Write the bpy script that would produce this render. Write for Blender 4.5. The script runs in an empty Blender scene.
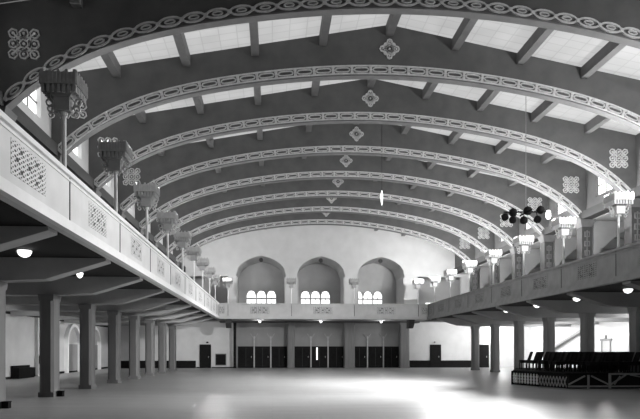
import bpy, math, random
from mathutils import Vector
random.seed(7)
PI = math.pi
SC = bpy.context.scene
COL = SC.collection

# ------------------------------------------------------------------ camera
EYE = 1.658
cd = bpy.data.cameras.new('camera'); cam = bpy.data.objects.new('camera', cd); COL.objects.link(cam)
cd.sensor_width = 36.0; cd.lens = 600.0 / 640.0 * 36.0
cd.shift_x = (320.0 - 311.09) / 640.0
cd.shift_y = (350.08 - 209.5) / 640.0
cam.location = (0, 0, EYE); cam.rotation_euler = (PI / 2, 0, -0.0645)
cd.clip_end = 300
SC.camera = cam
# ------------------------------------------------------------------ world, exposure
W = bpy.data.worlds.new('world'); SC.world = W; W.use_nodes = True
W.node_tree.nodes['Background'].inputs[0].default_value = (0.9, 0.9, 0.9, 1)
W.node_tree.nodes['Background'].inputs[1].default_value = 0.09
SKY_E = 0.27          # glow of the roof glazing
LAMP_R = 420.0        # uplight in each lantern of the right row
LAMP_L = 60.0
FILL_AISLE_R = 330.0
FILL_AISLE_L = 90.0
SC.view_settings.view_transform = 'Standard'
SC.view_settings.look = 'None'
SC.view_settings.exposure = 0.98
SC.view_settings.gamma = 1.0
SC.view_settings.use_curve_mapping = False

def point(name, loc, e, r=0.0, parent=None):
    l = bpy.data.lights.new(name, 'POINT'); l.energy = e; l.shadow_soft_size = r
    o = bpy.data.objects.new(name, l); COL.objects.link(o); o.location = loc
    if parent: o.parent = parent
    return o

def spot(name, loc, target, e, deg, blend=.6, r=0.0):
    l = bpy.data.lights.new(name, 'SPOT'); l.energy = e; l.shadow_soft_size = r
    l.spot_size = math.radians(deg); l.spot_blend = blend
    o = bpy.data.objects.new(name, l); COL.objects.link(o); o.location = loc
    o.rotation_euler = (Vector(target) - Vector(loc)).to_track_quat('-Z', 'Y').to_euler()
    return o

# ------------------------------------------------------------------ materials
MATS = {}
def mat(name, g, rough=0.8, var=0.12, scale=3.0, bump=0.0, spec=0.3, emit=0.0, stretch=(1, 1, 1)):
    m = bpy.data.materials.new(name); m.use_nodes = True
    nt = m.node_tree; b = nt.nodes['Principled BSDF']
    b.inputs['Roughness'].default_value = rough
    b.inputs['Specular IOR Level'].default_value = spec
    tc = nt.nodes.new('ShaderNodeTexCoord'); mp = nt.nodes.new('ShaderNodeMapping')
    mp.inputs['Scale'].default_value = stretch
    nt.links.new(tc.outputs['Object'], mp.inputs['Vector'])
    n = nt.nodes.new('ShaderNodeTexNoise'); n.inputs['Scale'].default_value = scale; n.inputs['Detail'].default_value = 6
    nt.links.new(mp.outputs['Vector'], n.inputs['Vector'])
    cr = nt.nodes.new('ShaderNodeValToRGB')
    lo, hi = g * (1 - var), min(1, g * (1 + var))
    cr.color_ramp.elements[0].position = .3; cr.color_ramp.elements[1].position = .7
    cr.color_ramp.elements[0].color = (lo, lo, lo, 1); cr.color_ramp.elements[1].color = (hi, hi, hi, 1)
    nt.links.new(n.outputs['Fac'], cr.inputs['Fac']); nt.links.new(cr.outputs['Color'], b.inputs['Base Color'])
    if bump:
        bp = nt.nodes.new('ShaderNodeBump'); bp.inputs['Strength'].default_value = bump
        nt.links.new(n.outputs['Fac'], bp.inputs['Height']); nt.links.new(bp.outputs['Normal'], b.inputs['Normal'])
    if emit:
        b.inputs['Emission Color'].default_value = (1, 1, 1, 1); b.inputs['Emission Strength'].default_value = emit
    MATS[name] = m
    return m
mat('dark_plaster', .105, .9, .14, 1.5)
mat('soffit_plaster', .15, .85, .1, 2)
mat('ornament', .58, .7, .12, 9)
mat('pale_plaster', .60, .85, .05, 1.2)
mat('grey_plaster', .28, .85, .10, 1.0)
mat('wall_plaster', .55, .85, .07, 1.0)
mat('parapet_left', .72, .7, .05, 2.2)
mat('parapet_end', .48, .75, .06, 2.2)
mat('parapet_shaded', .26, .75, .12, 2.2)  # same parapet as the left row; its shade is put into the darker grey
mat('fascia', .86, .6, .04, 3)
mat('grille_back', .03, .9)
mat('joint', .08, .9)
mat('bracket_plaster', .40, .85, .08, 2)
mat('alcove_plaster', .52, .85, .08, 1)
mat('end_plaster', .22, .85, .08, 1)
mat('beam_dark', .055, .8, .15, 3, stretch=(1, .3, 1))
mat('beam_mid', .13, .8, .12, 3)
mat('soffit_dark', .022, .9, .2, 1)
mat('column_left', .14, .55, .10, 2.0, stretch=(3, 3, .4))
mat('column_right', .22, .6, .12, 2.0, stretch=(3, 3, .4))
mat('black', .012, .85, .2, 5, spec=.05)
mat('dark_wood', .013, .85, .3, 6, spec=.06, stretch=(1, 1, 6))
mat('mid_wood', .34, .5, .12, 5)
mat('post_white', .85, .5, .03, 5)
mat('lantern_dark', .38, .6, .15, 6)
mat('lantern_lit', .62, .6, .08, 6)
mat('lit_panel', .85, .6, .04, 5, emit=1.0)
mat('lamp_glow', .9, .4, .02, 5, emit=1.2)
mat('dim_lamp', .9, .4, .02, 5, emit=.9)
mat('window_glow', .9, .4, .03, 4, emit=.9)
mat('purlin', .15, .7, .1, 3)

def sky_mat():
    m = bpy.data.materials.new('roof_glass'); m.use_nodes = True; nt = m.node_tree; b = nt.nodes['Principled BSDF']
    tc = nt.nodes.new('ShaderNodeTexCoord')
    br = nt.nodes.new('ShaderNodeTexBrick'); br.inputs['Scale'].default_value = 1.0
    br.offset = 0.0; br.inputs['Brick Width'].default_value = .62; br.inputs['Row Height'].default_value = .44
    br.inputs['Mortar Size'].default_value = .018
    br.inputs['Color1'].default_value = (1, 1, 1, 1); br.inputs['Color2'].default_value = (.90, .90, .90, 1)
    br.inputs['Mortar'].default_value = (.72, .72, .72, 1)
    nt.links.new(tc.outputs['Object'], br.inputs['Vector'])
    ns = nt.nodes.new('ShaderNodeTexNoise'); ns.inputs['Scale'].default_value = .6; nt.links.new(tc.outputs['Object'], ns.inputs['Vector'])
    mx = nt.nodes.new('ShaderNodeMath'); mx.operation = 'MULTIPLY_ADD'; mx.inputs[1].default_value = .5; mx.inputs[2].default_value = .72
    nt.links.new(ns.outputs['Fac'], mx.inputs[0])
    m2 = nt.nodes.new('ShaderNodeMath'); m2.operation = 'MULTIPLY'; m2.inputs[1].default_value = SKY_E
    nt.links.new(mx.outputs[0], m2.inputs[0])
    b.inputs['Base Color'].default_value = (.12, .12, .12, 1)
    nt.links.new(br.outputs['Color'], b.inputs['Emission Color']); nt.links.new(m2.outputs[0], b.inputs['Emission Strength'])
    MATS['roof_glass'] = m
sky_mat()

def floor_mat():
    m = bpy.data.materials.new('dance_floor'); m.use_nodes = True; nt = m.node_tree; b = nt.nodes['Principled BSDF']
    tc = nt.nodes.new('ShaderNodeTexCoord')
    br = nt.nodes.new('ShaderNodeTexBrick'); br.inputs['Scale'].default_value = 1.0
    br.inputs['Brick Width'].default_value = 2.4; br.inputs['Row Height'].default_value = .12; br.inputs['Mortar Size'].default_value = .004
    br.inputs['Color1'].default_value = (.36, .36, .36, 1); br.inputs['Color2'].default_value = (.30, .30, .30, 1)
    br.inputs['Mortar'].default_value = (.14, .14, .14, 1)
    nt.links.new(tc.outputs['Object'], br.inputs['Vector']); nt.links.new(br.outputs['Color'], b.inputs['Base Color'])
    ns = nt.nodes.new('ShaderNodeTexNoise'); ns.inputs['Scale'].default_value = 1.0; ns.inputs['Detail'].default_value = 4
    mp = nt.nodes.new('ShaderNodeMapping'); mp.inputs['Scale'].default_value = (.35, 1.4, 1)
    nt.links.new(tc.outputs['Object'], mp.inputs['Vector']); nt.links.new(mp.outputs['Vector'], ns.inputs['Vector'])
    mr = nt.nodes.new('ShaderNodeMapRange'); mr.inputs['To Min'].default_value = .30; mr.inputs['To Max'].default_value = .46
    nt.links.new(ns.outputs['Fac'], mr.inputs['Value']); nt.links.new(mr.outputs['Result'], b.inputs['Roughness'])
    bp = nt.nodes.new('ShaderNodeBump'); bp.inputs['Strength'].default_value = .06; bp.inputs['Distance'].default_value = .2
    nt.links.new(ns.outputs['Fac'], bp.inputs['Height']); nt.links.new(bp.outputs['Normal'], b.inputs['Normal'])
    b.inputs['Specular IOR Level'].default_value = .8
    MATS['dance_floor'] = m
floor_mat()

# ------------------------------------------------------------------ mesh helpers
class MB:
    def __init__(s): s.v = []; s.f = []
    def add(s, vs, fs):
        n = len(s.v); s.v += [tuple(v) for v in vs]; s.f += [tuple(i + n for i in f) for f in fs]; return s
    def box(s, x0, x1, y0, y1, z0, z1):
        return s.add([(x0,y0,z0),(x1,y0,z0),(x1,y1,z0),(x0,y1,z0),(x0,y0,z1),(x1,y0,z1),(x1,y1,z1),(x0,y1,z1)],
                     [(0,3,2,1),(4,5,6,7),(0,1,5,4),(1,2,6,5),(2,3,7,6),(3,0,4,7)])
    def taper(s, cx, cy, z0, z1, a0, a1, b0=None, b1=None):
        b0 = a0 if b0 is None else b0; b1 = a1 if b1 is None else b1
        return s.add([(cx-a0,cy-b0,z0),(cx+a0,cy-b0,z0),(cx+a0,cy+b0,z0),(cx-a0,cy+b0,z0),(cx-a1,cy-b1,z1),(cx+a1,cy-b1,z1),(cx+a1,cy+b1,z1),(cx-a1,cy+b1,z1)],
                     [(0,3,2,1),(4,5,6,7),(0,1,5,4),(1,2,6,5),(2,3,7,6),(3,0,4,7)])
    def prism(s, pts, plane, a, b):
        # pts 2D polygon; plane 'xz' extrudes along y, 'yz' along x, 'xy' along z
        def P(p, t):
            return {'xz': (p[0], t, p[1]), 'yz': (t, p[0], p[1]), 'xy': (p[0], p[1], t)}[plane]
        n = len(pts)
        vs = [P(p, a) for p in pts] + [P(p, b) for p in pts]
        fs = [tuple(range(n)), tuple(range(2 * n - 1, n - 1, -1))] + [(i, n + i, n + (i + 1) % n, (i + 1) % n) for i in range(n)]
        return s.add(vs, fs)
    def lathe(s, prof, cx, cy, n=12):
        vs = []; fs = []
        for r, z in prof:
            for k in range(n):
                a = 2 * PI * (k + .5) / n; vs.append((cx + r * math.cos(a), cy + r * math.sin(a), z))
        for i in range(len(prof) - 1):
            for k in range(n):
                fs.append((i*n+k, i*n+(k+1) % n, (i+1)*n+(k+1) % n, (i+1)*n+k))
        fs.append(tuple(range(n-1, -1, -1))); fs.append(tuple((len(prof)-1)*n + k for k in range(n)))
        return s.add(vs, fs)
    def bar(s, p, q, w, h=None):
        h = h or w; p = Vector(p); q = Vector(q); d = (q - p).normalized()
        u = d.cross(Vector((0, 0, 1)))
        if u.length < 1e-4: u = Vector((1, 0, 0))
        u.normalize(); v = u.cross(d)
        vs = [t + u * (a * w / 2) + v * (b * h / 2) for t in (p, q) for a, b in ((-1,-1),(1,-1),(1,1),(-1,1))]
        return s.add(vs, [(0,1,2,3),(7,6,5,4),(0,4,5,1),(1,5,6,2),(2,6,7,3),(3,7,4,0)])
    def build(s, name, m, parent=None, loc=None, smooth=False):
        me = bpy.data.meshes.new(name); me.from_pydata(s.v, [], s.f); me.materials.append(MATS[m]); me.update()
        import bmesh
        bm = bmesh.new(); bm.from_mesh(me); bmesh.ops.recalc_face_normals(bm, faces=bm.faces); bm.to_mesh(me); bm.free()
        if smooth:
            for p in me.polygons: p.use_smooth = True
        o = bpy.data.objects.new(name, me); COL.objects.link(o)
        if parent: o.parent = parent
        if loc: o.location = loc
        return o

def tag(o, label, cat, group=None):
    o['label'] = label; o['category'] = cat
    if group: o['group'] = group
    return o
def thing(name, label, cat, loc=(0, 0, 0), group=None, rz=0):
    o = bpy.data.objects.new(name, None); COL.objects.link(o); o.location = loc; o.rotation_euler = (0, 0, rz)
    o.empty_display_size = .2
    return tag(o, label, cat, group)
def struct(o): o['kind'] = 'structure'; return o
def dup(root, loc, rz=0, label=None, group=None):
    r = root.copy(); COL.objects.link(r); r.location = loc; r.rotation_euler = (0, 0, rz)
    if label: r['label'] = label
    if group: r['group'] = group
    for ch in list(root.children):
        c = ch.copy(); COL.objects.link(c); c.parent = r
        for g in list(ch.children):
            d = g.copy(); COL.objects.link(d); d.parent = c
    return r
ORD = ['zeroth', 'first', 'second', 'third', 'fourth', 'fifth', 'sixth', 'seventh', 'eighth', 'ninth', 'tenth']

# ------------------------------------------------------------------ hall dimensions
U = 4.5
BAY = 4.411
def YJ(j): return (3.0957 + j) * BAY
XL, XR = -4.5, 13.30            # nave faces of the two side balconies
CL, CR = -7.70, 16.44           # nave faces of the columns
XM = 4.37                       # middle of the hall
WL, WR = -15.0, 24.8            # outer walls
RAIL, SOF, DECK = 5.59, 4.30, 4.62
Y0, YF, YE, YW = -3.0, 50.6, 54.0, 56.0   # near end, back balcony front, upper end wall, lower end wall
def zarch(x):
    d = abs(x - XM) / U
    return 12.115 - U * (.0781 * d**2 - .0053 * d**4 + .0012 * d**6)
def zroof(x): return 13.82 - .184 * abs(x - XM)

# ------------------------------------------------------------------ setting
struct(MB().box(WL - .3, WR + .3, Y0, 60, -.2, 0).build('floor', 'dance_floor'))

def side_wall(name, x, s):
    # s = +1: wall body lies towards +x
    a, b = (x, x + .3) if s > 0 else (x - .3, x)
    return struct(MB().box(a, b, Y0, 58.3, 0, 8.6).build(name, 'pale_plaster' if s > 0 else 'wall_plaster'))
side_wall('wall_left', WL, -1); side_wall('wall_right', WR, 1)
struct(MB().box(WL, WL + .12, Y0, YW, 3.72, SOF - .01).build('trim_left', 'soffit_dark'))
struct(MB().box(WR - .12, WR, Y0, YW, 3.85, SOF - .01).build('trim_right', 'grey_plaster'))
struct(MB().box(WL, WL + .04, Y0, YW, 0, .14).build('baseboard_left', 'black'))
# balcony decks (their undersides are the aisle ceilings)
d = thing('balcony_deck', 'dark underside deck of the left side balcony, over the left aisle', 'balcony')
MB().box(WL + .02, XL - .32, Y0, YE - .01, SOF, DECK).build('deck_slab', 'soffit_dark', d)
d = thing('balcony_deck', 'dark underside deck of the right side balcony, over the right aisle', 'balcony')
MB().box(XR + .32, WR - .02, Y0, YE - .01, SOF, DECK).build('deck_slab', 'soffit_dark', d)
d = thing('balcony_deck', 'deck of the balcony across the far end of the hall', 'balcony')
MB().box(XL - .31, XR + .31, YF + .32, YE - .01, SOF, DECK).build('deck_slab', 'grey_plaster', d)
# aisle roofs at balcony level and clerestory walls above the beams
struct(MB().box(WL - .3, CL - .55, Y0, 58, 8.6, 8.8).build('ceiling_left', 'grey_plaster'))
struct(MB().box(CR + .55, WR + .3, Y0, 58, 8.6, 8.8).build('ceiling_right', 'wall_plaster'))

def clerestory(name, x0, x1, face, m):
    """wall between the piers from the beam to the roof, with one window opening per bay"""
    mb = MB(); top = zroof(x0) + .4
    y = Y0
    for j in range(0, 9):
        yc = YJ(j) + BAY * .54
        a, b = yc - .75, yc + .75
        mb.box(x0, x1, y, a, 9.05, top)
        mb.box(x0, x1, a, b, 9.05, 9.6); mb.box(x0, x1, a, b, 10.75, top)
        y = b
    mb.box(x0, x1, y, 54.3, 9.05, top)
    w = struct(mb.build(name, m))
    return w
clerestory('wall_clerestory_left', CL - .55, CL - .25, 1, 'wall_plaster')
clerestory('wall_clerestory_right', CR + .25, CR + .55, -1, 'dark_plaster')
wn = 1
for j in range(0, 9):
    for x in (CL - .47, CR + .41):
        yc = YJ(j) + BAY * .54
        o = struct(MB().box(x, x + .06, yc - .75, yc + .75, 9.6, 10.75).build('window_%d' % wn, 'window_glow')); wn += 1
        MB().box(x - .03, x + .09, yc - .03, yc + .03, 9.6, 10.75).box(x - .03, x + .09, yc - .75, yc + .75, 10.12, 10.18).build('window_frame', 'beam_mid', o)

# ------------------------------------------------------------------ roof glazing, one per bay
for j in range(1, 8):
    ya, yb = YJ(j) + .0, YJ(j + 1) - .26
    mb = MB()
    for s in (-1, 1):
        xe = XM + s * 12.5
        mb.add([(XM, ya, zroof(XM)), (xe, ya, zroof(xe)), (xe, yb, zroof(xe)), (XM, yb, zroof(XM)),
                (XM, ya, zroof(XM) + .08), (xe, ya, zroof(xe) + .08), (xe, yb, zroof(xe) + .08), (XM, yb, zroof(XM) + .08)],
               [(0,1,2,3),(7,6,5,4),(0,4,5,1),(1,5,6,2),(2,6,7,3),(3,7,4,0)])
    struct(mb.build('window_%d' % wn, 'roof_glass')); wn += 1
ya, yb = YJ(8) + .0, YE
mb = MB()
for s in (-1, 1):
    xe = XM + s * 12.5
    mb.add([(XM, ya, zroof(XM)), (xe, ya, zroof(xe)), (xe, yb, zroof(xe)), (XM, yb, zroof(XM)),
            (XM, ya, zroof(XM) + .08), (xe, ya, zroof(xe) + .08), (xe, yb, zroof(xe) + .08), (XM, yb, zroof(XM) + .08)],
           [(0,1,2,3),(7,6,5,4),(0,4,5,1),(1,5,6,2),(2,6,7,3),(3,7,4,0)])
struct(mb.build('window_%d' % wn, 'roof_glass')); wn += 1
# roof over the near end of the hall, in front of the first arch
mb = MB()
for s in (-1, 1):
    xe = XM + s * 12.5
    mb.add([(XM, Y0, zroof(XM)), (xe, Y0, zroof(xe)), (xe, 17.7, zroof(xe)), (XM, 17.7, zroof(XM)),
            (XM, Y0, zroof(XM) + .2), (xe, Y0, zroof(xe) + .2), (xe, 17.7, zroof(xe) + .2), (XM, 17.7, zroof(XM) + .2)],
           [(0,1,2,3),(7,6,5,4),(0,4,5,1),(1,5,6,2),(2,6,7,3),(3,7,4,0)])
struct(mb.build('ceiling', 'dark_plaster'))

# purlins running the length of the hall under the glazing
for k in range(-4, 5):
    x = XM + 2.5 * k
    side = 'on the ridge line' if k == 0 else '%s from the ridge on the %s slope' % (ORD[abs(k)], 'left' if k < 0 else 'right')
    z = zroof(x)
    for_name = MB().box(x - .14, x + .14, 17.5, YE, z - .42, z - .015)
    tag(for_name.build('roof_beam', 'purlin'), 'dark beam under the roof glazing running the length of the hall, ' + side, 'beam', 'roof beams')

# ------------------------------------------------------------------ arches
def ring(mb, c, t, n, y, ra, rb, w, th=.05, seg=14, power=1.0):
    """flat raised oval ring; c centre (x,z); t,n 2D axes; front face at y-th"""
    vs = []; fs = []
    for i in range(seg):
        a = 2 * PI * i / seg; ca, sa = math.cos(a), math.sin(a)
        sx = math.copysign(abs(ca) ** power, ca); sz = math.copysign(abs(sa) ** power, sa)
        for k in (0, 1):
            A, B = (ra, rb) if k == 0 else (ra - w, rb - w)
            px = c[0] + t[0] * A * sx + n[0] * B * sz; pz = c[1] + t[1] * A * sx + n[1] * B * sz
            vs.append((px, y - th, pz)); vs.append((px, y, pz))
    for i in range(seg):
        a = 4 * i; b = 4 * ((i + 1) % seg)
        fs += [(a, b, b + 2, a + 2), (a + 1, a, b, b + 1)[::-1], (a + 2, b + 2, b + 3, a + 3)]
    mb.add(vs, fs)
def disc(mb, c, r, y, th=.06, seg=8):
    vs = [(c[0] + r * math.cos(2*PI*i/seg), y - th, c[1] + r * math.sin(2*PI*i/seg)) for i in range(seg)]
    vs += [(v[0], y, v[2]) for v in vs]
    mb.add(vs, [tuple(range(seg))] + [(i, (i+1) % seg, seg + (i+1) % seg, seg + i) for i in range(seg)])

def rosette(name, parent, cx, cz, y, r, style):
    mb = MB(); q = r / 2.5
    T, N = (1, 0), (0, 1)
    D1, D2 = (.7071, .7071), (-.7071, .7071)
    if style == 'square':
        for i in (-1, 0, 1):
            for k in (-1, 0, 1):
                ring(mb, (cx + i * q * 1.7, cz + k * q * 1.7), D1, D2, y, q * .86, q * .86, q * .26, seg=6)
                disc(mb, (cx + i * q * 1.7, cz + k * q * 1.7), q * .26, y)
        ring(mb, (cx, cz), D1, D2, y, q * 1.7, q * 1.7, q * .28, seg=4)
        for i in (-1, 1):
            for k in (-1, 1):
                mb.bar((cx + i*q*.5, y - .03, cz + k*q*.5), (cx + i*q*1.7, y - .03, cz + k*q*1.7), q * .3, .05)
    else:
        for i, k, s in ((0,0,1.15),(1.6,0,.8),(-1.6,0,.8),(0,1.65,.75),(0,-1.65,.75),(.85,.9,.6),(-.85,.9,.6),(.85,-.9,.6),(-.85,-.9,.6)):
            ring(mb, (cx + i * q, cz + k * q), D1, D2, y, q * s, q * s, q * .36, seg=8)
            disc(mb, (cx + i * q, cz + k * q), q * .22, y)
    return mb.build(name, 'ornament', parent)

XA, XB = CL - .25, CR + .25
ARCH_LABELS = ['nearest', 'second', 'third', 'fourth', 'fifth', 'sixth', 'seventh', 'farthest']
for k in range(8):
    j = k + 1; y = YJ(j) - .284; t = .27
    lab = '%s of the eight dark arch walls spanning the hall, with pale chain ornament' % ARCH_LABELS[k]
    if k == 7: lab = 'farthest of the eight dark arch walls, right before the pale end wall'
    A = thing('roof_arch', lab, 'arch', (0, y, 0), 'arches across the hall')
    N = 72
    xs = [XA + (XB - XA) * i / N for i in range(N + 1)]
    mb = MB()
    for i in range(N):
        a, b = xs[i], xs[i + 1]
        za, zb = zarch(a) - .175, zarch(b) - .175
        ta, tb = zroof(a) + .02, zroof(b) + .02
        if k == 0: ta += .0; tb += .0
        # front and back faces and top
        mb.add([(a,0,za),(b,0,zb),(b,0,tb),(a,0,ta),(a,t,za),(b,t,zb),(b,t,tb),(a,t,ta)],
               [(0,1,2,3),(7,6,5,4),(3,2,6,7)])
    mb.build('spandrel_wall', 'dark_plaster', A)
    sb = MB()
    for i in range(N):
        a, b = xs[i], xs[i + 1]
        za, zb = zarch(a) - .175, zarch(b) - .175
        sb.add([(a,-.03,za),(b,-.03,zb),(b,-.03,zb-.05),(a,-.03,za-.05),(a,t+.02,za),(b,t+.02,zb),(b,t+.02,zb-.05),(a,t+.02,za-.05)],
               [(0,3,2,1),(4,5,6,7),(3,7,6,2),(0,1,5,4)])
    sb.build('soffit_band', 'soffit_plaster', A)
    # chain ornament by arc length
    mb = MB()
    pts = [(x, zarch(x)) for x in [XA + .3 + (XB - XA - .6) * i / 600 for i in range(601)]]
    L = [0]
    for i in range(600): L.append(L[-1] + math.dist(pts[i], pts[i + 1]))
    n = int(round(L[-1] / .70)); pitch = L[-1] / n
    def at(l):
        l = max(0, min(L[-1], l)); lo = 0
        i = min(599, max(0, int(l / L[-1] * 600)))
        while i > 0 and L[i] > l: i -= 1
        while i < 599 and L[i + 1] < l: i += 1
        f = (l - L[i]) / (L[i+1] - L[i]); p, q = pts[i], pts[i + 1]
        tx, tz = q[0] - p[0], q[1] - p[1]; h = math.hypot(tx, tz)
        return (p[0] + tx * f, p[1] + tz * f), (tx / h, tz / h)
    for i in range(n):
        c, tg = at((i + .5) * pitch); nr = (-tg[1], tg[0])
        if k == 0:
            ring(mb, c, tg, nr, 0, pitch * .50, .155, .055, seg=16)
            ring(mb, c, tg, nr, 0, pitch * .24, .075, .04, seg=8)
        else:
            ring(mb, c, tg, nr, 0, pitch * .40, .095, .038, seg=12, power=.6)
        c2, tg2 = at(i * pitch); nr2 = (-tg2[1], tg2[0])
        if k == 0: disc(mb, c2, .06, 0)
        else:
            for q in (-1, 0, 1):
                disc(mb, (c2[0] + nr2[0] * q * .095, c2[1] + nr2[1] * q * .095), .062, 0, seg=7)
    if k > 0:
        m = 110
        for off in (-.145, .145):
            P = []
            for i in range(m + 1):
                c, tg = at(L[-1] * i / m); nr = (-tg[1], tg[0]); P.append((c[0] + nr[0] * off, c[1] + nr[1] * off, nr))
            for i in range(m):
                p, q = P[i], P[i + 1]; h = .026
                a0 = (p[0] - p[2][0]*h, p[1] - p[2][1]*h); a1 = (p[0] + p[2][0]*h, p[1] + p[2][1]*h)
                b0 = (q[0] - q[2][0]*h, q[1] - q[2][1]*h); b1 = (q[0] + q[2][0]*h, q[1] + q[2][1]*h)
                mb.add([(a0[0],-.05,a0[1]),(b0[0],-.05,b0[1]),(b1[0],-.05,b1[1]),(a1[0],-.05,a1[1]),(a0[0],0,a0[1]),(b0[0],0,b0[1]),(b1[0],0,b1[1]),(a1[0],0,a1[1])],
                       [(0,1,2,3),(0,4,5,1),(3,2,6,7)])
    mb.build('chain_moulding', 'ornament', A)
    rosette('medallion', A, XM, 12.90, 0, .40, 'diamond')
    rosette('rosette', A, XM - 11.5, 10.46, 0, .44, 'square')
    rosette('rosette', A, XM + 11.5, 10.46, 0, .44, 'square')

# ------------------------------------------------------------------ upper piers and balcony-level beams
def upper_pier(x, j, lab, mt):
    y = YJ(j)
    P = thing('upper_pier', lab, 'pier', (x, y - .1, DECK), 'upper piers carrying the arches')
    MB().box(-.27, .27, -.28,   .28, .18, 3.98).build('shaft', mt, P)
    MB().box(-.34, .34, -.35, .35, 0, .2).build('base', mt, P)
    MB().taper(0, 0, 3.6, 3.98, .29, .42, .3, .4).build('capital', 'beam_mid', P)
    mb = MB()
    for q in range(6):
        ring(mb, (0, .7 + q * .5), (.7071, .7071), (-.7071, .7071), -.28, .2, .2, .06, seg=4)
    mb.box(-.03, .03, -.32, -.285, .5, 3.4)
    mb.build('carved_panel', 'beam_mid', P)
for j in range(1, 9):
    upper_pier(CL - .27, j, 'dark upper pier %s from the camera behind the left balcony rail' % ORD[j], 'beam_dark')
for j in range(2, 9):
    upper_pier(CR + .27, j, 'dark carved upper pier %s from the camera behind the right balcony rail' % ORD[j - 1], 'beam_dark')
tag(MB().box(CL - .55, CL, Y0, YE, 8.62, 9.05).build('clerestory_beam', 'beam_dark'), 'long dark beam on the upper piers above the left balcony', 'beam')
tag(MB().box(CR, CR + .55, Y0, YE, 8.62, 9.05).build('clerestory_beam', 'beam_dark'), 'long dark beam on the upper piers above the right balcony', 'beam')
def aisle_rib(x0, x1, y, lab):
    n = 16; pts = []
    for i in range(n + 1):
        f = i / n; pts.append((x0 + (x1 - x0) * f, 8.56 - 2.0 * abs(2 * f - 1) ** 2.4))
    top = [(x1, 8.6), (x0, 8.6)]
    mb = MB()
    for i in range(n):
        (a, za), (b, zb) = pts[i], pts[i + 1]
        mb.prism([(a, za - .02), (b, zb - .02), (b, 8.58), (a, 8.58)], 'xz', y - .15, y + .15)
    tag(mb.build('aisle_rib', 'grey_plaster'), lab, 'arch', 'balcony aisle ribs')
for j in range(2, 9):
    aisle_rib(CR + .71, WR - .02, YJ(j) - .1, 'arched rib over the right balcony behind upper pier %s from the camera' % ORD[j - 1])
    aisle_rib(WL + .02, CL - .71, YJ(j) - .1, 'arched rib over the left balcony behind upper pier %s from the camera' % ORD[j])

# ------------------------------------------------------------------ lower columns and brackets
def column(x, y, m, lab, grp, hx=.25, hy=.36, top=3.62):
    C = thing('column', lab, 'column', (x, y, 0), grp)
    c = .09
    P = [(-hx + c, -hy), (hx - c, -hy), (hx, -hy + c), (hx, hy - c), (hx - c, hy), (-hx + c, hy), (-hx, hy - c), (-hx, -hy + c)]
    MB().prism(P, 'xy', .16, top - .2).build('shaft', m, C)
    MB().box(-hx - .015, hx + .015, -hy - .015, hy + .015, 0, .17).build('base', m, C)
    MB().taper(0, 0, top - .22, top, hx + .0, hx + .02, hy, hy + .02).build('capital', m, C)
    return C
for j in range(1, 9):
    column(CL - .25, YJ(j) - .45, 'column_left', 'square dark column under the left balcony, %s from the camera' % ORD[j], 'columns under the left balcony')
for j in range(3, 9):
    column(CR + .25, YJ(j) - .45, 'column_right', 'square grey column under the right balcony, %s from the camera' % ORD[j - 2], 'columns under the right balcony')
def bracket(s, j, lab, grp):
    """cantilever beam from the outer wall over the column to the balcony face"""
    y = YJ(j) - .27
    face, col, wall = (XL - .26, CL, WL + .13) if s < 0 else (XR + .26, CR, WR - .13)
    d = -1 if s < 0 else 1
    o = thing('bracket_beam', lab, 'beam', (0, y, 0), grp)
    MB().prism([(face, SOF - .01), (face, SOF - .09), (face + d * 1.7, 3.68), (col + d * .1, 3.62), (wall, 3.62), (wall, SOF - .01)], 'xz', -.27, .27).build('beam', 'bracket_plaster' if s < 0 else 'grey_plaster', o)
for j in range(0, 9):
    bracket(-1, j, 'tapered beam under the left balcony at column line %s from the camera' % ORD[j + 1], 'beams under the left balcony')
for j in range(2, 9):
    bracket(1, j, 'tapered beam under the right balcony at column line %s from the camera' % ORD[j - 1], 'beams under the right balcony')

# ------------------------------------------------------------------ balcony parapets, one unit per bay
def grille_mesh(w, h, th):
    """pierced plate in the yz plane, centred at 0; thickness th towards +x"""
    mb = MB(); nx, nz = 9, 7; cw, ch = w / nx, h / nz
    for a in range(nx):
        for b in range(nz):
            cy, cz = -w / 2 + (a + .5) * cw, -h / 2 + (b + .5) * ch
            big = (b == 3 and a in (1, 4, 7)) or (b in (1, 5) and a in (2, 6))
            edge = a in (0, nx - 1) or b in (0, nz - 1)
            kind = (a * 7 + b * 3 + a * b) % 3
            ry = cw * (.36 if big else (.16 if edge else (.10, .28, .20)[kind])); rz = ch * (.49 if big else (.16 if edge else (.26, .16, .22)[kind]))
            vs = []; n = 8
            for i in range(n):
                an = 2 * PI * (i + .5) / n; ca, sa = math.cos(an), math.sin(an)
                m = 1 / max(abs(ca), abs(sa))
                vs += [(th, cy + ca * m * cw / 2, cz + sa * m * ch / 2), (th, cy + ca * ry, cz + sa * rz), (0, cy + ca * ry, cz + sa * rz)]
            fs = []
            for i in range(n):
                p, q = 3 * i, 3 * ((i + 1) % n)
                fs += [(p, q, q + 1, p + 1), (p + 1, q + 1, q + 2, p + 2)]
            mb.add(vs, fs)
    return mb
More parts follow.
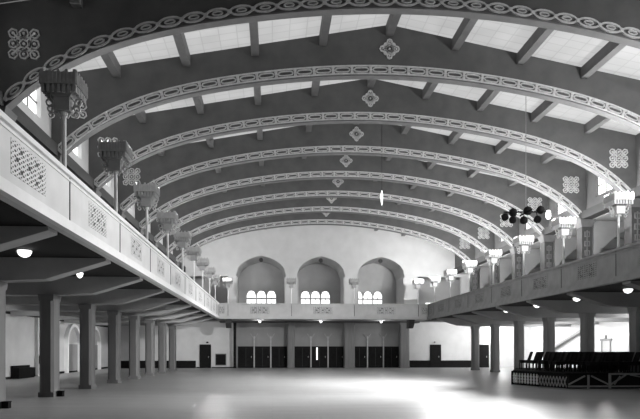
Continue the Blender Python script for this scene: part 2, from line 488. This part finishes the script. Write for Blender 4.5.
def parapet(m, length, lab, grp, loc, rz, fasc):
    """local frame: +x is the nave side (face at x = 0), runs along local y from 0 to length"""
    o = thing('balcony_parapet', lab, 'parapet', loc, grp, rz)
    gw, gh = min(1.6, length * .5), .62
    yc, zc = length / 2, .72
    H = RAIL - SOF
    # panel body with a recess behind the grille
    mb = MB()
    mb.box(-.27, -.05, 0.015, length - .015, 0, H - .1)
    a, b, z0, z1 = yc - gw / 2, yc + gw / 2, zc - gh / 2, zc + gh / 2
    mb.box(-.05, 0, .015, a, .2, H - .1); mb.box(-.05, 0, b, length - .015, .2, H - .1)
    mb.box(-.05, 0, a, b, .2, z0); mb.box(-.05, 0, a, b, z1, H - .1)
    mb.build('panel', m, o)
    MB().box(-.0495, -.045, a, b, z0, z1).build('recess', 'grille_back', o)
    g = grille_mesh(gw, gh, .035).build('pierced_grille', m, o); g.location = (-.03, yc, zc)
    MB().box(-.30, .07, 0, length, H - .1, H).box(.0, .03, .015, length - .015, H - .19, H - .15).build('cap_rail', fasc, o)
    MB().box(-.05, .10, 0, length, -.03, .16).box(0, .05, .0, length, .16, .22).build('base_moulding', fasc, o)
    MB().box(-.02, .012, 0, .035, .16, H - .1).build('joint', 'joint', o)
    return o
protoL = protoR = None
for j in range(-2, 9):
    L = BAY if j < 8 else YF - YJ(8) - .12
    lab = 'pale left balcony parapet bay, %s along from the camera end' % ORD[j + 2 + 1] if j < 7 else ('pale left balcony parapet bay, last full one before the far end' if j == 7 else 'short pale left parapet piece at the far corner')
    if protoL and j < 8: dup(protoL, (XL, YJ(j), SOF), 0, lab)
    else:
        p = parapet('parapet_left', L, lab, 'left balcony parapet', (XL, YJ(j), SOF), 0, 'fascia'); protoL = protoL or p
for j in range(-2, 9):
    # rotated half a turn: runs from the far end of its bay towards the camera
    L = BAY if j < 8 else YF - YJ(8) - .12
    lab = 'shaded right balcony parapet bay, %s along from the camera end' % ORD[j + 2 if j < 8 else 0] if j < 8 else 'short shaded right parapet piece at the far corner'
    yy = YJ(j) + L
    if protoR and j < 8: dup(protoR, (XR, yy, SOF), PI, lab)
    else:
        p = parapet('parapet_shaded', L, lab, 'right balcony parapet', (XR, yy, SOF), PI, 'parapet_shaded'); protoR = protoR or p
BX = [-3.72, 1.60, 6.93, 12.45]
xs_ = [XL - .27, BX[0], BX[1], BX[2], BX[3], XR + .27]
names_ = ['narrow left corner piece', 'left bay', 'middle bay', 'right bay', 'narrow right corner piece']
for i in range(5):
    L = xs_[i + 1] - xs_[i]
    # nave side faces -y: local +x -> -y, local +y -> +x
    parapet('parapet_end', L, 'pale parapet of the end balcony, ' + names_[i], 'end balcony parapet', (xs_[i], YF, SOF), -PI / 2, 'parapet_end')

# ------------------------------------------------------------------ lantern posts on the rails
def lantern(lab, grp, loc, lit, rz=0):
    o = thing('lantern_post', lab, 'lantern', loc, grp, rz)
    MB().lathe([(.075, .0), (.075, .06), (.05, .09), (.045, 1.24), (.075, 1.28), (.085, 1.36)], 0, 0, 10).build('post', 'post_white', o)
    MB().box(-.17, .17, -.17, .17, 1.34, 1.64).build('neck', 'lantern_dark' if not lit else 'post_white', o)
    body = 'lantern_dark' if not lit else 'lantern_lit'  # lit row has a paler body: its lamplight is put into the colour
    MB().taper(0, 0, 1.63, 1.84, .20, .31).build('corbel', 'lantern_dark', o)
    mb = MB()
    for q in range(7):
        u = -.33 + q * .11
        mb.box(u - .03, u + .03, -.37, -.30, 1.66, 1.84).box(u - .03, u + .03, .30, .37, 1.66, 1.84)
        mb.box(-.37, -.30, u - .03, u + .03, 1.66, 1.84).box(.30, .37, u - .03, u + .03, 1.66, 1.84)
    mb.build('dentils', body if not lit else 'post_white', o)
    # open-topped box with slatted sides
    mb = MB(); h0, h1 = 1.82, 2.08
    mb.box(-.39, .39, -.39, -.34, h0, h1).box(-.39, .39, .34, .39, h0, h1).box(-.39, -.34, -.34, .34, h0, h1).box(.34, .39, -.34, .34, h0, h1)
    mb.box(-.34, .34, -.34, .34, h0, h0 + .03)
    mb.build('lantern_box', body, o)
    mb = MB()
    for q in range(10):
        u = -.36 + q * .08
        mb.box(u - .015, u + .015, -.405, -.39, h0, h1).box(u - .015, u + .015, .39, .405, h0, h1)
        mb.box(.39, .405, u - .015, u + .015, h0, h1).box(-.405, -.39, u - .015, u + .015, h0, h1)
    for q in range(5):
        u = -.34 + q * .17
        mb.box(u - .03, u + .03, -.39, -.36, h1, h1 + .06).box(.36, .39, u - .03, u + .03, h1, h1 + .06).box(-.39, -.36, u - .03, u + .03, h1, h1 + .06)
    mb.build('slats', body, o)
    if lit: MB().box(-.37, .37, -.412, -.392, h0 + .02, h1 - .01).build('lit_panel', 'lit_panel', o)
    # side brackets of lacy scrollwork
    for s in (-1, 1):
        mb = MB()
        for q in range(3): ring(mb, (s * (.31 - q * .02), 1.56 - q * .14), (1, 0), (0, 1), .02, .09 - q * .012, .09 - q * .012, .03, seg=8)
        mb.bar((s * .30, 0, 1.66), (s * .08, 0, 1.22), .03).build('scrollwork', 'ornament', o)
    MB().lathe([(.05, h0 + .03), (.12, h0 + .08), (.14, h0 + .16), (.08, h0 + .22)], 0, 0, 10).build('bulb', 'lamp_glow' if lit else 'dim_lamp', o)
    return o
pr = pl = None
for j in range(0, 9):
    lab = 'dark lantern on a thin white post, %s from the camera on the left rail' % ORD[j + 1]
    loc = (XL - .115, YJ(j), RAIL)
    if pl: dup(pl, loc, 0, lab)
    else: pl = lantern(lab, 'lanterns on the left balcony rail', loc, False)
    if j >= 1: point('lantern_light', (loc[0], loc[1], RAIL + 2.2), LAMP_L * (1 + .35 * max(0, j - 3)), .0)
for j in range(-1, 9):
    lab = 'glowing white lantern on a white post, %s from the camera on the right rail' % ORD[j + 2]
    loc = (XR + .115, YJ(j), RAIL)
    if pr: dup(pr, loc, 0, lab)
    else: pr = lantern(lab, 'lanterns on the right balcony rail', loc, True)
    point('lantern_light', (loc[0], loc[1], RAIL + 2.2), LAMP_R, .0)
for i, x in enumerate(BX):
    lab = 'small lantern post on the end balcony rail, %s from the left' % ORD[i + 1]
    src = pl if i < 3 else pr
    dup(src, (x, YF + .115, RAIL), 0, lab, 'lanterns on the end balcony rail')

# ------------------------------------------------------------------ upper end wall with three arched alcoves
def solid_wall(mb, y0, y1, x0, x1, z0, ztop, ops, step=.14):
    """ops: list of (xa, xb, zbot, function giving opening top)"""
    cuts = {x0, x1}
    for a, b, zb, fn in ops:
        n = max(1, int((b - a) / step))
        for i in range(n + 1): cuts.add(a + (b - a) * i / n)
    n = int((x1 - x0) / .8)
    for i in range(n + 1): cuts.add(x0 + (x1 - x0) * i / n)
    c = sorted(cuts); c = [v for i, v in enumerate(c) if i == 0 or v - c[i - 1] > 1e-5]
    for a, b in zip(c, c[1:]):
        m = (a + b) / 2; hit = None
        for o in ops:
            if o[0] < m < o[1]: hit = o
        ta, tb = ztop(a), ztop(b)
        if hit is None:
            mb.prism([(a, z0), (b, z0), (b, tb), (a, ta)], 'xz', y0, y1)
        else:
            fa, fb = hit[3](a), hit[3](b)
            mb.prism([(a, fa), (b, fb), (b, tb), (a, ta)], 'xz', y0, y1)
            if hit[2] > z0: mb.prism([(a, z0), (b, z0), (b, hit[2]), (a, hit[2])], 'xz', y0, y1)
def moor(cx, w, spring, top):
    T = [(0, 1), (.2, .95), (.4, .86), (.6, .72), (.8, .52), (.92, .30), (.98, .12), (1.001, -.08)]
    def f(x):
        u = min(1, abs(x - cx) / w)
        for (a, p), (b, q) in zip(T, T[1:]):
            if u <= b: return spring + (top - spring) * (p + (q - p) * (u - a) / (b - a))
        return spring
    return f
LX0 = [-3.72, 12.0]
ALC = [(-1.01, 2.23), (4.39, 2.17), (9.85, 2.17)]
ops = [(c - w, c + w, DECK, moor(c, w, 8.55, 10.12)) for c, w in ALC]
ops += [(-7.35, -3.95, DECK, lambda x: 8.25), (13.25, 17.3, DECK, lambda x: 8.35)]
mb = MB(); solid_wall(mb, YE, YE + .5, -9.5, 18.6, DECK, lambda x: zroof(x) + .2, ops)
struct(mb.build('wall_back', 'pale_plaster'))
# alcove shells: side walls and vault behind each arch, rear wall with windows
mb = MB()
rear_ops = []
WINX = [-1.06, 4.17, 9.30]
for cx in WINX:
    for q in (-1, 0, 1):
        c = cx + q * .97
        rear_ops.append((c - .42, c + .42, 5.5, (lambda c: lambda x: 6.93 + .44 * math.sqrt(max(0, 1 - ((x - c) / .42) ** 2)))(c)))
solid_wall(mb, 58, 58.3, WL, WR, DECK, lambda x: 10.4, rear_ops + [(15.0, 15.9, 5.6, lambda x: 6.3), (16.5, 17.3, 5.6, lambda x: 6.3)], .12)
struct(mb.build('wall_alcove', 'alcove_plaster'))
mb = MB()
for c, w in ALC:
    mb.box(c - w, c - w + .12, YE - .02, YE + .52, DECK, 8.22).box(c + w - .12, c + w, YE - .02, YE + .52, DECK, 8.22)
    mb.box(c - w - .3, c - w, YE + .5, 58, DECK, 8.9).box(c + w, c + w + .3, YE + .5, 58, DECK, 8.9)
    f = moor(c, w, 8.55, 10.12)
    for i in range(20):
        a, b = c - w + 2 * w * i / 20, c - w + 2 * w * (i + 1) / 20
        mb.prism([(a, f(a) + .0), (b, f(b) + .0), (b, f(b) + .2), (a, f(a) + .2)], 'xz', YE + .5, 58)
struct(mb.build('wall_alcove_sides', 'alcove_plaster'))
struct(MB().box(WL, WR, YE + .01, 58.3, DECK - .3, DECK - .01).build('floor_alcove', 'grey_plaster'))
for cx in WINX:
    for q in (-1, 0, 1):
        c = cx + q * .97
        mb = MB(); n = 12
        arc = [(c + .42 * math.cos(PI * i / n), 6.93 + .44 * math.sin(PI * i / n)) for i in range(n + 1)]
        mb.prism([(c - .42, 5.5), (c + .42, 5.5)] + arc[:-1] + [(c - .42, 6.93)], 'xz', 58.12, 58.18)
        o = struct(mb.build('window_%d' % wn, 'window_glow')); wn += 1
        MB().box(c - .42, c + .42, 58.06, 58.12, 6.57, 6.69).box(c - .02, c + .02, 58.06, 58.12, 5.5, 7.3).build('window_frame', 'beam_dark', o)
for a, b in ((15.0, 15.9), (16.5, 17.3)):
    struct(MB().box(a, b, 58.12, 58.18, 5.6, 6.3).build('window_%d' % wn, 'window_glow')); wn += 1
for i, x in enumerate(LX0):
    tag(MB().prism([(YF + .35, SOF - .03), (YF + .35, SOF - .35), (YF + .9, SOF - .75), (YF + 1.5, SOF - .75), (YF + 1.5, SOF - .03)], 'yz', x - .22, x + .22).build('balcony_corbel', 'beam_dark'),
        'dark corbel under the %s end of the far balcony edge' % ('left', 'right')[i], 'corbel', 'corbels under the end balcony')
for i, (c, w) in enumerate(ALC):
    k = MB(); disc(k, (c, 9.78), .2, YE, .12, 8)
    k.v = [(v[0], v[1] + .3, v[2]) for v in k.v]
    tag(k.build('keystone_ornament', 'beam_dark'), 'small dark carved boss inside the %s end alcove arch top' % ('left', 'middle', 'right')[i], 'ornament', 'alcove bosses')

# ------------------------------------------------------------------ lower end wall
LX = [-3.42, 1.70, 7.10, 12.20]   # line of the low columns
mb = MB(); mb.box(WL, -3.55, YW, YW + .3, 0, SOF); mb.box(12.75, WR, YW, YW + .3, 0, SOF)
struct(mb.build('wall_end_flanks', 'wall_plaster'))
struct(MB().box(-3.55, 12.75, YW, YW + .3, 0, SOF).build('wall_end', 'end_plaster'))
struct(MB().box(WL, -7.05, YW - .05, YW, 0, .68).build('trim_dado_left', 'black'))
struct(MB().box(12.75, 14.9, YW - .05, YW, 0, .68).box(15.95, 19.6, YW - .05, YW, 0, .68).build('trim_dado_right', 'black'))
struct(MB().box(-7.0, -6.72, YW - .03, YW, 0, .1).box(-5.6, -3.55, YW - .03, YW, 0, .1).build('baseboard_end', 'black'))
dn = 1
def door(x0, x1, h, name_glass=False, m='dark_wood'):
    global dn
    o = struct(MB().box(x0, x1, YW - .07, YW - .02, .0, h).build('door_%d' % dn, m)); dn += 1
    MB().box(x0 - .08, x0, YW - .1, YW, 0, h + .08).box(x1, x1 + .08, YW - .1, YW, 0, h + .08).box(x0, x1, YW - .1, YW, h, h + .08).build('door_frame', 'dark_wood', o)
    MB().box(x1 - .16, x1 - .12, YW - .13, YW - .07, .95, 1.1).build('door_handle', 'mid_wood', o)
    return o
door(-6.62, -5.74, 2.1); door(14.98, 15.87, 2.1); door(19.7, 20.5, 2.1)
o = tag(MB().box(-5.22, -4.30, YW - .06, YW, .28, 1.28).build('notice_board', 'black'), 'dark square board on the far wall right of the left door', 'board')
MB().box(-5.28, -4.24, YW - .05, YW, .22, 1.34).build('board_frame', 'grey_plaster', o)
o = thing('wall_lamp', 'small dark lamp over the left far door', 'lamp', (-6.05, YW, 2.3))
MB().bar((0, 0, 0), (.08, -.22, .12), .05).build('arm', 'black', o); MB().lathe([(.02, .0), (.12, .03), (.07, .14)], .08, -.24).build('shade', 'black', o)
o = thing('wall_lamp', 'small lamp over the right far door', 'lamp', (15.3, YW, 2.35))
MB().bar((0, 0, 0), (0, -.2, .1), .05).build('arm', 'beam_mid', o); MB().lathe([(.02, .0), (.1, .03), (.06, .12)], 0, -.22).build('shade', 'beam_mid', o)
bays = [(LX[0] + .2, LX[1] - .3), (LX[1] + .3, LX[2] - .3), (LX[2] + .3, LX[3] - .25)]
for bi, (a, b) in enumerate(bays):
    n = 3; w = (b - a) / n
    for q in range(n):
        x0, x1 = a + q * w + .12, a + (q + 1) * w - .12
        o = door(x0, x1, 1.92)
        MB().box((x0 + x1) / 2 - .02, (x0 + x1) / 2 + .02, YW - .09, YW - .07, .05, 1.9).build('door_gap', 'grille_back', o)
        mb = MB()
        for s in (0, 1):
            u0 = x0 + .12 + s * (x1 - x0) / 2; u1 = u0 + (x1 - x0) / 2 - .24
            mb.box(u0, u1, YW - .085, YW - .07, .9, 1.75)
        mb.build('door_glass', 'black', o)
    for q in range(1, n):
        x = a + q * w
        p = thing('wall_pilaster', 'thin pale upright between dark doors, %s one in the %s end bay' % (ORD[q], ('left', 'middle', 'right')[bi]), 'pilaster', (x, YW - .02, 0), 'uprights between the end doors')
        MB().box(-.06, .06, -.10, -.0, 0, 2.95).build('shaft', 'mid_wood', p)
        MB().bar((-.05, -.05, 2.75), (-.34, -.05, 3.2), .07).bar((.05, -.05, 2.75), (.34, -.05, 3.2), .07).build('fork', 'grey_plaster', p)
tag(MB().box(4.1, 4.22, YW - .14, YW - .10, .75, 1.9).build('light_strip', 'window_glow'), 'bright narrow strip of light in the middle end doors', 'light strip')
for i, x in enumerate(LX):
    lab = 'column beneath the end balcony, %s from the left' % ORD[i + 1]
    if i == 0: column(x, 55.2, 'black', 'thin black column beneath the end balcony at its left end', 'columns beneath the end balcony', .12, .2, SOF - .12)
    elif i == 3: column(x, 55.0, 'column_left', 'wide dark column beneath the end balcony at its right end', 'columns beneath the end balcony', .45, .3, SOF - .12)
    else: column(x, 55.2, 'column_left', lab, 'columns beneath the end balcony', (.0, .33, .5)[i], .3, SOF - .12)
tag(MB().box(XL - .27, XR + .27, 54.6, 54.9 + .9, SOF - .13, SOF).build('ceiling_beam', 'beam_dark'), 'dark beam over the columns beneath the end balcony', 'beam')

# ------------------------------------------------------------------ ceiling bowls under the balconies
def bowl(lab, grp, loc, r=.22, e=0, m='lamp_glow'):
    o = thing('ceiling_lamp', lab, 'lamp', loc, grp)
    MB().lathe([(.10, 0), (.10, -.05)], 0, 0, 12).build('ceiling_plate', 'beam_dark', o)
    MB().lathe([(r, -.05), (r * .97, -.10), (r * .75, -.17), (r * .4, -.21), (.02, -.225)], 0, 0, 14).build('bowl', m, o, smooth=True)
    if e: point('lamp_light', (loc[0], loc[1], loc[2] - .34), e, 0)
    return o
for i, (x, y) in enumerate([(-6.45, 16.1), (-6.45, 20.6), (-10.4, 27.2), (-6.45, 33.8), (-6.45, 42.6)]):
    bowl(['glowing bowl lamp under the left balcony nearest the camera', 'second bowl lamp under the left balcony behind a tapered beam',
          'faint small bowl lamp deep in the left aisle', 'bowl lamp under the left balcony, fourth from the camera', 'bowl lamp under the left balcony, fifth from the camera'][i],
         'bowl lamps under the left balcony', (x, y, SOF), (.18, .11, .1, .12, .12)[i], 0, 'lamp_glow' if i < 2 else 'dim_lamp')
for j in range(1, 9):
    spot('added_wall_light', (-11.2, YJ(j) + 1.9, 3.9), (WL, YJ(j) + 1.9, 1.9), FILL_AISLE_L, 125)  # added light on the left aisle wall; no lamp stands here
for i, (x, y) in enumerate([(15.1, 24.6), (15.1, 28.9), (15.1, 33.4), (15.1, 37.9)]):
    bowl('bowl lamp on the dark soffit of the right balcony, %s from the camera' % ORD[i + 1], 'bowl lamps under the right balcony', (x, y, SOF), .19, 0)
for j in range(1, 10):
    spot('added_wall_light', (19.5, YJ(j) + 1.6, 3.9), (WR, YJ(j) + 1.6, 1.9), FILL_AISLE_R, 130)  # added spots that brighten the right aisle wall, without any fixture
for j in range(3, 10):
    point('added_aisle_light', (21.5, YJ(j) + 1.6, 3.4), 90, .25)  # unseen fill points, added to lighten the right aisle and its columns
spot('added_wall_light', (17.0, 50.5, 3.8), (14.5, YW, 1.9), 420, 120)  # this and the next two spots are added to lift the end flanks
spot('added_wall_light', (21.0, 50.5, 3.8), (21.5, YW, 1.9), 420, 120)
spot('added_wall_light', (-8.0, 50.5, 3.8), (-7.0, YW, 1.9), 140, 120)
for i, (x, y) in enumerate([(-1.1, 53.0), (4.3, 53.0), (9.7, 53.0)]):
    bowl('bowl lamp beneath the end balcony, %s from the left' % ORD[i + 1], 'bowl lamps beneath the end balcony', (x, y, SOF), .13, 22)

# ------------------------------------------------------------------ left aisle details
o = thing('bench', 'low dark box bench against the left aisle wall', 'bench', (WL + .04, 36.75, 0))
MB().box(0, .45, -1.3, 1.1, .12, .62).build('seat_box', 'black', o); MB().box(0, .12, -1.3, 1.1, .62, .75).build('backrest', 'black', o)
MB().box(.03, .41, -1.25, 1.05, 0, .12).build('plinth', 'dark_wood', o)
def pil(y, lab):
    o = thing('wall_pilaster', lab, 'pilaster', (WL, y, 0)); MB().box(0, .2, -.42, .42, 0, 3.72).build('shaft', 'pale_plaster', o)
    MB().box(.22, .25, -.34, -.26, .8, 1.3).build('bracket', 'black', o)
pil(39.45, 'pale flat pilaster on the left aisle wall beyond the bench')
def wall_arch(y, lab):
    o = thing('arched_niche', lab, 'niche', (WL, y, 0), 'arched niches in the left aisle wall')
    mb = MB(); n = 16; w = 1.35
    out = [(w + .22, 0)] + [((w + .22) * math.cos(PI * i / n), 2.1 + 1.5 * math.sin(PI * i / n)) for i in range(n + 1)] + [(-w - .22, 0)]
    inn = [(w, 0)] + [(w * math.cos(PI * i / n), 2.1 + 1.28 * math.sin(PI * i / n)) for i in range(n + 1)] + [(-w, 0)]
    for i in range(len(out) - 1):
        mb.prism([out[i], out[i + 1], inn[i + 1], inn[i]], 'yz', 0, .28)
    mb.build('arch_frame', 'fascia', o)
    MB().box(0.01, .05, -w, w, .1, 2.1).build('backing', 'grey_plaster', o)
for i, y in enumerate((45.9, 51.2)):
    wall_arch(y, ('pale arched niche on the left aisle wall, nearer one', 'pale arched niche on the left aisle wall, farther one')[i])
for j, nm in ((1, 'first'), (2, 'second')):
    o = thing('floor_box', 'small black box on the floor at the foot of the %s left column' % nm, 'box', (CL + .14, YJ(j) - .45, 0), 'floor boxes')
    MB().box(-.09, .09, -.1, .1, 0, .17).build('body', 'black', o); MB().box(-.1, .1, -.11, .11, .17, .2).build('lid', 'black', o)

# ------------------------------------------------------------------ right aisle: sloping stair and door on the outer wall
o = thing('staircase', 'sloping stair stringer against the bright right aisle wall', 'staircase', (WR, 0, 0))
MB().bar((-.2, 53.0, 1.3), (-.2, 44.8, 3.6), .3, .16).build('stringer', 'mid_wood', o)
o = thing('wall_cabinet', 'small framed doorway shape on the bright right aisle wall', 'cabinet', (WR, 43.1, 0))
MB().box(-.08, 0, -.62, -.52, 0, 2.35).box(-.08, 0, .52, .62, 0, 2.35).box(-.1, 0, -.75, .75, 2.35, 2.5).build('frame', 'grey_plaster', o)
MB().box(-.03, 0, -.52, .52, 0, 2.35).build('panel', 'wall_plaster', o)
MB().lathe([(.1, 2.5), (.04, 2.6), (.06, 2.7), (.01, 2.8)], -.06, 0, 8).build('finial', 'grey_plaster', o)

# ------------------------------------------------------------------ platform with chairs
PF = thing('platform', 'low raised seating platform with baluster and cross-braced skirting under the right balcony', 'platform', (0, 0, 0))
P0, P1, P2, P3 = (11.55, 28.2), (12.0, 26.4), (12.45, 24.7), (22.5, 24.7)
B3, B0 = (22.5, 32.5), (13.5, 32.5)
MB().prism([P0, P1, P2, P3, B3, B0], 'xy', .60, .68).build('deck', 'dark_wood', PF)
MB().prism([(p[0] + (.25 if p[0] < 20 else -.1), p[1] + (.25 if p[1] < 30 else -.1)) for p in (P0, P1, P2, P3, B3, B0)], 'xy', 0, .60).build('underframe', 'soffit_dark', PF)
def along(p, q, f, z): return (p[0] + (q[0] - p[0]) * f, p[1] + (q[1] - p[1]) * f, z)
mb = MB()
for i in range(9):
    x, y, _ = along(P0, P1, (i + .5) / 9, 0)
    mb.lathe([(.03, 0), (.03, .1), (.055, .16), (.03, .22), (.055, .30), (.03, .36), (.055, .44), (.03, .5), (.03, .6)], x, y, 8)
mb.build('baluster_row', 'fascia', PF)
MB().bar(along(P0, P1, 0, .05), along(P0, P1, 1, .05), .09, .08).bar(along(P0, P1, 0, .62), along(P0, P1, 1, .62), .11, .09).bar((P0[0], P0[1], 0), (P0[0], P0[1], .66), .1).build('baluster_frame', 'black', PF)
mb = MB()
for i in range(9):
    a = along(P1, P2, i / 9, .08); b = along(P1, P2, (i + 1) / 9, .52); c = along(P1, P2, i / 9, .52); e = along(P1, P2, (i + 1) / 9, .08)
    mb.bar(a, b, .03); mb.bar(c, e, .03)
mb.build('lattice', 'mid_wood', PF)
def brace(a, b, nm):
    m = along(a, b, .5, 0)
    mb = MB()
    mb.bar((a[0], a[1] - .03, .12), (b[0], b[1] - .03, .12), .06, .07).bar((m[0], m[1] - .03, .0), (m[0], m[1] - .03, .6), .07)
    mb.bar((a[0], a[1] - .05, .2), along(a, b, .42, .56), .05, .06).bar(along(a, b, .58, .56), (b[0], b[1] - .05, .2), .05, .06)
    mb.build(nm, 'mid_wood', PF)
Q1 = along(P1, P2, .55, 0)[:2]
brace((12.5, 24.66), (14.25, 24.66), 'brace_frame')
mb = MB(); y = 24.6
mb.bar((14.3, y, 0), (14.3, y, .675), .08).bar((14.26, y, .64), (17.5, y, .64), .06, .07).bar((14.3, y, .12), (17.5, y, .12), .06, .06)
mb.bar((14.34, y, .2), (15.0, y, .6), .06).bar((14.5, y, .2), (14.75, y, .55), .05).bar((15.2, y, .6), (17.4, y, .2), .05)
mb.build('brace_frame', 'mid_wood', PF)

CH = thing('wooden_chair', '', 'chair', (0, 0, 0), 'dark chairs on the platform')
MB().box(-.21, .21, -.21, .21, .30, .455).build('seat', 'dark_wood', CH)
for sx in (-1, 1):
    for sy in (-1, 1):
        if sx > 0: MB().bar((.17, sy * .18, -.013), (.20, sy * .18, .43), .04).build('leg', 'dark_wood', CH)
        else: MB().bar((-.19, sy * .18, -.013), (-.19, sy * .18, .43), .04).build('leg', 'dark_wood', CH)
bk = MB().bar((.20, -.18, .43), (.36, -.18, .86), .035).bar((.20, .18, .43), (.36, .18, .86), .035)
bk.prism([(.225, .46), (.37, .88), (.39, .87), (.245, .45)], 'xz', -.2, .2)
bk.build('backrest', 'dark_wood', CH)
first = True
for c in range(8):
    for r in range(9):
        x = 12.95 + c * .86 + (.08 * (r % 2)); y = 25.15 + r * .62
        if c == 0 and r < 2: continue
        if x - .25 < 13.5 + (y - 32.5) * .36: x += .45
        if any(abs(y - (YJ(q) - .45)) < .62 and abs(x - (CR + .25)) < .52 for q in (3, 4)): continue
        lab = 'dark wooden chair on the platform, %s row from the front, %s from its left end' % (ORD[r + 1], ORD[c + 1])
        a = random.uniform(-.15, .15)
        if first: CH.location = (x, y, .695); CH.rotation_euler = (0, 0, a); CH['label'] = lab; first = False
        else: dup(CH, (x, y, .695), a, lab)

# ------------------------------------------------------------------ hanging spotlight cluster
HX, HY, HZ = 10.6, 24.5, 7.42
o = thing('spotlight_cluster', 'hanging cluster of black round spotlights on a thin wire near the right balcony', 'chandelier', (HX, HY, HZ))
MB().bar((0, 0, 0), (0, 0, zroof(HX) - HZ), .02).build('wire', 'end_plaster', o) 
MB().bar((-.95, 0, 0), (1.0, 0, .05), .05).bar((0, -.6, 0), (0, .6, 0), .05).build('cross_bar', 'black', o)
heads = [(-.90, 0, -.20, .15), (-.55, 0, .0, .17), (-.59, -.05, -.32, .15), (-.09, 0, -.32, .16), (.08, 0, .08, .18), (.63, 0, .12, .165), (.50, 0, -.28, .155)]
for x, y, z, r in heads:
    mb = MB().lathe([(r * .4, r * .95), (r * .9, r * .55), (r, 0), (r * .95, -r * .5), (r * .7, -r * .85), (r * .2, -r)], 0, 0, 12)
    h = mb.build('spotlight_head', 'black', o, smooth=True); h.location = (x, y, z); h.rotation_euler = (.5, x * .6, 0)
    s = MB().bar((x, y, z + r * .4), (x * .9, y * .9, .03), .03).build('stem', 'black', h); s.location = (0, 0, 0)
    s.matrix_parent_inverse = h.matrix_basis.inverted()
h = MB().lathe([(.06, .16), (.10, .1), (.11, -.1), (.06, -.2)], 0, 0, 12).build('lit_globe', 'lamp_glow', o, smooth=True); h.location = (.96, 0, -.06)

for tx, ty, e in ((0.5, 14.0, 2400), (1.0, 18.5, 3600), (2.0, 24.0, 5500), (3.0, 36.0, 9500), (3.5, 30.0, 6000)):
    spot('added_floor_spot', (HX - .3, HY, HZ - .75), (tx, ty, 0), e, 74, 1.0, .0)  # light added to brighten the dance floor; the black heads themselves look unlit

# small bright pendant high in the nave
o = thing('pendant_lamp', 'small bright slender pendant hanging high in the middle of the nave', 'lamp', (5.7, 31, 0))
MB().bar((0, 0, 9.95), (0, 0, zroof(5.7)), .012).build('cord', 'black', o)
MB().lathe([(.01, 9.2), (.05, 9.4), (.06, 9.75), (.02, 9.98)], 0, 0, 10).build('lamp_body', 'lamp_glow', o)
